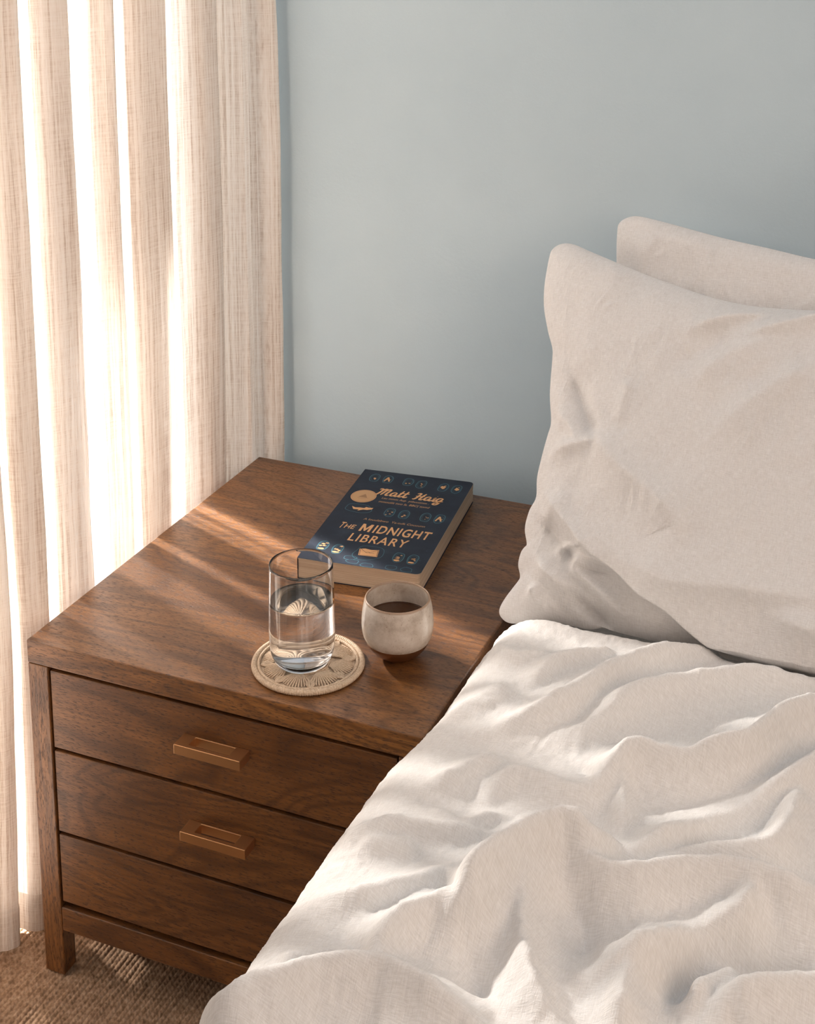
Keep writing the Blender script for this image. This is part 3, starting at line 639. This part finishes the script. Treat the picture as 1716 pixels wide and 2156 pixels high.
# ------------------------------------------------------------------ coaster
CX, CY, CR = 0.3484, 0.0824, 0.0680
def cord_mat():
    m, nt, b, N = mat('cotton_cord'); L = nt.links.new
    tc = N('ShaderNodeTexCoord'); n = N('ShaderNodeTexNoise', i_Scale=500.0, i_Detail=3.0); L(tc.outputs['Object'], n.inputs[0])
    r = ramp(nt, [(0.3, (0.50, 0.36, 0.24)), (0.7, (0.72, 0.57, 0.42))]); L(n.outputs[0], r.inputs[0]); L(r.outputs[0], b.inputs['Base Color'])
    bp = N('ShaderNodeBump', i_Strength=0.4, i_Distance=0.0005); L(n.outputs[0], bp.inputs['Height']); L(bp.outputs[0], b.inputs['Normal'])
    b.inputs['Roughness'].default_value = 0.75; return m
def tube(path, rad, nseg=6, closed=False):
    p = np.array(path, float); n = len(p); d = np.roll(p, -1, 0)-np.roll(p, 1, 0) if closed else np.gradient(p, axis=0)
    d /= np.linalg.norm(d, axis=1)[:, None]+1e-12; up = np.array([0, 0, 1.0]); s = np.cross(d, up); s /= np.linalg.norm(s, axis=1)[:, None]+1e-12; t = np.cross(s, d)
    a = np.linspace(0, 2*np.pi, nseg, endpoint=False); rad = np.broadcast_to(rad, (n,))
    v = p[:, None]+rad[:, None, None]*(np.cos(a)[None, :, None]*s[:, None]+np.sin(a)[None, :, None]*t[:, None])
    f = grid_faces(n, nseg, True)
    if closed:
        j = np.arange(nseg); j2 = (j+1) % nseg; f = np.vstack([f, np.stack([(n-1)*nseg+j, j, j2, (n-1)*nseg+j2], -1)])
    return v.reshape(-1, 3), f
def merged(name, parts):
    vs, fs, k = [], [], 0
    for v, f in parts: vs.append(v); fs.append(f+k); k += len(v)
    return mesh_np(name, np.vstack(vs), np.vstack(fs))
def coaster():
    root = thing('coaster', 'round cream knotted cord coaster under the water glass', 'coaster', (CX, CY, H))
    mc = cord_mat()
    def part(name, me):
        if not me.materials: me.materials.append(mc)
        o = bpy.data.objects.new(name, me); C.objects.link(o); o.parent = root; return o
    # netted base
    nr, na = 34, 220; r = np.linspace(0.0, 0.0635, nr); a = np.linspace(0, 2*np.pi, na, endpoint=False)
    Rr, Aa = np.meshgrid(r, a, indexing='ij'); Z = 0.0032+0.0005*np.sin(Aa*44+Rr*900)*np.sin(Aa*44-Rr*900)*(Rr > .02)+0.0004*np.sin(Rr*1900)
    top = np.stack([Rr*np.cos(Aa), Rr*np.sin(Aa), Z], -1)
    bot = top[-1].copy(); bot[:, 2] = 0.0006
    f = grid_faces(nr, na, True)
    v = np.vstack([top.reshape(-1, 3), bot, [[0, 0, 0.0006]]]); j = np.arange(na); j2 = (j+1) % na; o_ = nr*na
    f = np.vstack([f, np.stack([(nr-1)*na+j, o_+j, o_+j2, (nr-1)*na+j2], -1)])
    part('base_net', mesh_np('base_net', v, f))
    def coil(R, rad, turns, z):
        nseg = turns*6; th = np.linspace(0, 2*np.pi, nseg, endpoint=False)
        parts = []; ns = 12; aa = np.linspace(0, 2*np.pi, ns, endpoint=False)
        T, A = np.meshgrid(th, aa, indexing='ij')
        rr = rad*(0.86+0.14*np.abs(np.cos((T*turns+A*0.9)/2))**0.7*1.3)
        x = (R+rr*np.cos(A)); zz = z+rr*np.sin(A)
        v = np.stack([x*np.cos(T), x*np.sin(T), zz], -1)
        f = grid_faces(nseg, ns, True); jj = np.arange(ns); k2 = (jj+1) % ns
        f = np.vstack([f, np.stack([(nseg-1)*ns+jj, jj, k2, (nseg-1)*ns+k2], -1)])
        return v.reshape(-1, 3), f[:, ::-1]
    part('rim_coil', merged('rim_coil', [coil(CR-0.0036, 0.0036, 150, 0.0038)]))
    part('inner_coil', merged('inner_coil', [coil(0.0590, 0.0020, 120, 0.0046)]))
    part('centre_coil', merged('centre_coil', [coil(0.0215, 0.0014, 50, 0.0042), coil(0.0250, 0.0011, 60, 0.0040)]))
    # shell-shaped petals of cords
    ps = []
    for k in range(-6, 7):
        q = k/6; path = []
        for t in np.linspace(0, 1, 12):
            rr = 0.0275+t*(0.0285-0.0085*q*q); ang = q*(0.10+0.30*math.sin(t*1.35)); 
            path.append((rr*math.cos(ang), rr*math.sin(ang), 0.0042+0.0019*math.sin(math.pi*min(1, t*.9+.1))))
        ps.append(tube(path, 0.00115*np.concatenate([np.linspace(.6, 1, 4), np.ones(6), [.9, .55]])))
    pm = merged('petal', ps)
    lf = []
    for s in (-1, 1):
        for w in (1.0, .62, .25):
            path = [((0.040+t*0.0165)*math.cos(s*w*.10*math.sin(math.pi*t)), (0.040+t*0.0165)*math.sin(s*w*.10*math.sin(math.pi*t)), 0.0042+.001*math.sin(math.pi*t)) for t in np.linspace(0, 1, 9)]
            lf.append(tube(path, 0.0010))
    lm = merged('leaf_knot', lf)
    NP = 8
    for k in range(NP):
        o = part('petal', pm); o.rotation_euler.z = 2*math.pi*(k+.15)/NP
        o = part('leaf_knot', lm); o.rotation_euler.z = 2*math.pi*(k+.65)/NP
coaster()

# ------------------------------------------------------------------ drinking glass
def glass_mat(name, ior, col=(1, 1, 1)):
    m, nt, b, N = mat(name)
    b.inputs['Base Color'].default_value = (*col, 1); b.inputs['Roughness'].default_value = 0.0; b.inputs['IOR'].default_value = ior; b.inputs['Transmission Weight'].default_value = 1.0
    return m
def drinking_glass():
    z0 = H+0.0064; gx, gy = 0.3440, 0.0760
    root = thing('drinking_glass', 'clear tumbler half full of water standing on the coaster', 'glass', (gx, gy, z0))
    outer = spline([(0.0001, 0.0), (0.018, 0.0), (0.0270, 0.0012), (0.0330, 0.006), (0.0368, 0.014), (0.0388, 0.026), (0.0394, 0.042), (0.0391, 0.075), (0.0384, 0.105), (0.0377, 0.1275)], 7)
    rim = [(0.0375, 0.1284), (0.0369, 0.1286), (0.0364, 0.1280)]
    inner = spline([(0.0362, 0.1270), (0.0369, 0.105), (0.0376, 0.075), (0.0378, 0.045), (0.0371, 0.029), (0.0348, 0.0185), (0.0290, 0.0115), (0.018, 0.0090), (0.0001, 0.0085)], 7)
    gl = lathe('glass_wall', np.vstack([outer, rim, inner]), glass_mat('clear_glass', 1.47), root, (gx, gy, z0), 128)
    # water: fills the inside, its skin just inside the glass surface, with a meniscus
    zw = 0.0825
    prof = [p for p in inner[::-1] if p[1] < zw-0.002]
    wp = np.array([(max(p[0]+0.00015, 0.0001), p[1]-0.00015) for p in prof]+[(0.03755+.00012, zw+0.0008), (0.0365, zw+0.0001), (0.034, zw), (0.015, zw-.0001), (0.0001, zw-.0001)])
    w = lathe('water', wp, glass_mat('water', 1.333), root, (gx, gy, z0), 128)
    w['label'] = 'clear water filling the lower two thirds'
drinking_glass()

# ------------------------------------------------------------------ cup
def cup():
    cx, cy = 0.4385, 0.1440
    root = thing('ceramic_cup', 'round speckled cream ceramic cup with bronze base holding dark coffee', 'cup', (cx, cy, H))
    m, nt, b, N = mat('cream_glaze'); L = nt.links.new
    tc = N('ShaderNodeTexCoord')
    n = N('ShaderNodeTexNoise', i_Scale=38.0, i_Detail=6.0, i_Roughness=0.65); L(tc.outputs['Object'], n.inputs[0])
    r = ramp(nt, [(0.30, (0.36, 0.285, 0.225)), (0.48, (0.55, 0.475, 0.40)), (0.70, (0.68, 0.62, 0.55))]); L(n.outputs[0], r.inputs[0])
    n2 = N('ShaderNodeTexNoise', i_Scale=480.0, i_Detail=2.0); L(tc.outputs['Object'], n2.inputs[0])
    r2 = ramp(nt, [(0.66, (0, 0, 0)), (0.74, (1, 1, 1))]); L(n2.outputs[0], r2.inputs[0])
    f2 = N('ShaderNodeMath', operation='MULTIPLY', i_1=.55); L(r2.outputs[0], f2.inputs[0])
    c = mixc(nt, f2.outputs[0], r.outputs[0], (0.16, 0.085, 0.04))
    # unglazed brown showing at the lip
    sx = N('ShaderNodeSeparateXYZ'); L(tc.outputs['Object'], sx.inputs[0])
    ns = N('ShaderNodeMath', operation='MULTIPLY_ADD', i_1=.004); L(n.outputs[0], ns.inputs[0]); L(sx.outputs['Z'], ns.inputs[2])
    lip = N('ShaderNodeMapRange', i_1=H+0.0762, i_2=H+0.0785, i_3=0.0, i_4=0.75); L(ns.outputs[0], lip.inputs[0])
    c = mixc(nt, lip.outputs[0], c, (0.26, 0.135, 0.06))
    L(c, b.inputs['Base Color']); b.inputs['Roughness'].default_value = 0.26; b.inputs['Specular IOR Level'].default_value = 0.5
    out = spline([(0.0388, 0.0232), (0.0418, 0.0300), (0.0434, 0.040), (0.0434, 0.050), (0.0422, 0.062), (0.0400, 0.0735), (0.0394, 0.0760)], 6)
    top = [(0.0388, 0.0771), (0.0381, 0.0773), (0.0374, 0.0766)]
    inn = spline([(0.0372, 0.075), (0.0390, 0.062), (0.0400, 0.050), (0.0398, 0.040), (0.037, 0.026), (0.030, 0.013), (0.018, 0.006), (0.0001, 0.0045)], 6)
    lathe('body', np.vstack([out, top, inn]), m, root, (cx, cy, H), 96)
    bz = plain('bronze_glaze', (0.27, 0.125, 0.052), 0.30, 0.8); 
    bs = spline([(0.0001, 0.0), (0.012, 0.0), (0.0180, 0.0012), (0.0250, 0.0052), (0.0320, 0.0118), (0.0368, 0.0185), (0.0386, 0.0225), (0.0389, 0.0238), (0.0372, 0.0240)], 6)
    o = lathe('base_band', bs, bz, root, (cx, cy, H), 96); o['label'] = 'bronze glazed base'
    cf = spline([(0.0001, 0.0478), (0.0397, 0.0478), (0.0399, 0.0486), (0.0392, 0.0481), (0.0001, 0.0480)], 3)
    q = lathe('coffee', [(0.0001, 0.046), (0.0402, 0.046), (0.0402, 0.0492), (0.0392, 0.0483), (0.037, 0.0481), (0.0001, 0.0481)], plain('coffee', (0.055, 0.020, 0.007), 0.06), root, (cx, cy, H), 96)
    q['label'] = 'dark brown coffee'
cup()

# ------------------------------------------------------------------ bed
ZT, RS, ZB = 0.535, 0.075, 0.06
M_DUVET = linen('duvet_linen', (0.80, 0.785, 0.77)); M_PILLOW = linen('pillow_linen', (0.775, 0.765, 0.76))
def bed():
    root = thing('bed', 'low bed with a white mattress hidden under the duvet', 'bed', (1.2, -0.4, 0))
    box('mattress', (0.66, 1.9, -1.4, 0.62, 0.20, 0.455), M_WHITE, root, bevel=0.03, seg=4)
    box('bed_base', (0.68, 1.88, -1.38, 0.62, 0.0, 0.20), M_WOOD, root, bevel=0.004)
bed()
def duvet():
    L1 = ZT-RS-ZB; L2 = RS*math.pi/2
    u = np.concatenate([np.linspace(0, 0.26, 60), np.arange(0.262, 1.12, 0.0021), np.linspace(1.13, 1.5, 30)])
    v = np.concatenate([np.linspace(-1.1, -0.64, 60), np.arange(-0.637, 0.36, 0.0021)])
    U, V = np.meshgrid(u, v, indexing='ij')
    a = np.clip((U-L1)/RS, 0, np.pi/2)
    xe = .540+np.where(V < 0, .140*np.maximum(V, -.12), .018*np.minimum(V, .2))
    X = xe+RS*(1-np.cos(a))+np.maximum(U-L1-L2, 0); Z = ZB+np.minimum(U, L1)+RS*np.sin(a); Y = V.copy()
    N = np.stack([-np.cos(a), 0*a, np.sin(a)], -1)
    h = fold_field(U, V, DUVET_FOLDS, p=5.0, crest=0.006, flank=0.60)*1.6
    sm = np.clip((U-0.40)/0.13, 0, 1); h *= 0.25+0.75*sm*sm*(3-2*sm)
    for ax in (0, 1):                                              # the cloth cannot hold a hard crease
        k = np.hanning(7); k /= k.sum(); hp = np.pad(h, [(3, 3) if a_ == ax else (0, 0) for a_ in (0, 1)], mode='edge')
        h = sum(k[i]*np.take(hp, range(i, i+h.shape[ax]), axis=ax) for i in range(7))
    # crumple of washed linen
    wx = U+0.03*fbm(U*7, V*7, 2); wy = V+0.03*fbm(U*7+40, V*7, 2)
    h += 0.0018*fbm(wx*14, wy*14, 3)+0.0020*ridged(wx*34+fbm(U*20,V*20,2), wy*26, 3)+0.0011*ridged(wx*95, wy*80, 2)
    h += 0.003*fbm(U*5+7, V*5, 2)
    tuck = np.clip((V-0.178+0.06*(U-.56))/0.05, 0, 1); tuck = tuck*tuck*(3-2*tuck); h = h*(1-.9*tuck)-0.042*tuck
    h = np.maximum(h, -0.045)
    P = np.stack([X, Y, Z], -1)+N*h[..., None]
    P[..., 0] = np.where((P[..., 2] < H+0.012) & (P[..., 1] > -0.03), np.maximum(P[..., 0], 0.534), P[..., 0])
    o = link('duvet', mesh_np('duvet', P, grid_faces(len(u), len(v))[:, ::-1], uv=np.stack([U, V], -1)), M_DUVET)
    tag(o, 'rumpled white linen duvet spread over the bed', 'duvet')
    return o
duvet()
def pillow(name, label, P0, ex, up, outline, folds, T, centre, mat_, seed, nr=260, na=900, roll=False):
    P0 = np.array(P0); ex = np.array(ex, float)/np.linalg.norm(ex); up = np.array(up, float); up -= ex*(ex@up); up /= np.linalg.norm(up); n = np.cross(ex, up)
    o = np.array(outline, float)-np.array(centre)
    # resample the outline by angle with a smooth closed curve
    q = np.vstack([o[-1:], o, o[:2]]); dense = []
    for i in range(1, len(q)-2):
        for t in np.linspace(0, 1, 14, endpoint=False):
            dense.append(0.5*((2*q[i])+(-q[i-1]+q[i+1])*t+(2*q[i-1]-5*q[i]+4*q[i+1]-q[i+2])*t*t+(-q[i-1]+3*q[i]-3*q[i+1]+q[i+2])*t**3))
    d = np.array(dense); sl = np.concatenate([[0], np.cumsum(np.linalg.norm(np.diff(d, axis=0), axis=1))])
    st = np.linspace(0, sl[-1], na, endpoint=False); B = np.stack([np.interp(st, sl, d[:,0]), np.interp(st, sl, d[:,1])], 1)
    ker = np.hanning(91); ker /= ker.sum()
    Bs = np.stack([np.convolve(np.concatenate([B[-45:,k], B[:,k], B[:45,k]]), ker, 'valid') for k in (0, 1)], 1)
    s = 1-(1-np.linspace(0, 1, nr))**1.25
    s = s[:, None, None]
    G = s*(Bs[None]*(1-s**3)+B[None]*s**3)+np.array(centre)
    A_, B_ = G[..., 0], G[..., 1]
    prof = np.clip(1-s[..., 0]**2.6, 0, 1)**0.52
    wx = A_+0.02*fbm(A_*9+seed, B_*9, 2); wy = B_+0.02*fbm(A_*9+30, B_*9+seed, 2)
    cr = 0.0085*fbm(wx*12+seed, wy*7, 3)+0.0034*ridged(wx*30+.6*fbm(A_*20,B_*20,2), wy*11, 3)+0.0009*ridged(wx*90, wy*40+seed, 2)
    if roll:                                                        # the slumped belly of the pillow rolls over its own hem
        rl = fold_field(A_, B_-0.020, folds[:1], far=(0.45, 0.89), crest=0.012, flank=0.6)
        fd = fold_field(A_, B_, folds[1:], far=(0.45, 0.89), p=4.0, crest=0.005, flank=0.62)*2.1
        B_ = B_-0.75*rl*np.clip(prof*2.2, 0, 1); fd = fd+rl*1.1
    else: fd = fold_field(A_, B_, folds, far=(0.45, 0.89))
    h = T*prof+(fd+cr)*np.clip(prof*2.2, 0.0, 1)
    hb = -T*0.8*prof
    def world(hh, sag=0):
        return P0+A_[..., None]*ex+B_[..., None]*up+hh[..., None]*n
    F = world(h); K = world(hb)
    uv = np.stack([A_, B_], -1)
    f = grid_faces(nr, na, True)
    V_ = np.concatenate([F.reshape(-1, 3), K[:-1].reshape(-1, 3)]); m = nr*na
    fb = grid_faces(nr-1, na, True)[:, ::-1]+m
    j = np.arange(na); j2 = (j+1) % na
    seam = np.stack([m+(nr-2)*na+j, m+(nr-2)*na+j2, (nr-1)*na+j2, (nr-1)*na+j], -1)[:, ::-1]
    me = mesh_np(name, V_, np.vstack([f, fb, seam]), uv=np.concatenate([uv.reshape(-1, 2), uv[:-1].reshape(-1, 2)]))
    ob = link(name, me, mat_); tag(ob, label, 'pillow', 'pillows on the bed')
    return ob, F
pillow('pillow', 'large front linen pillow with its creased corner over the nightstand edge', (.56,.255,.53), (1,-.10,0), (0,.26,.37), PILLOW_FRONT_OUTLINE, PILLOW_FRONT_FOLDS, 0.062, (0.235, 0.20), M_PILLOW, 3, roll=True)
pillow('pillow', 'smooth linen pillow standing behind the front pillow against the wall', (.60,.49,.53), (1,-.06,0), (0,.10,.45), PILLOW_BACK_OUTLINE, PILLOW_BACK_FOLDS, 0.055, (0.22, 0.18), M_PILLOW, 11, nr=160, na=600)
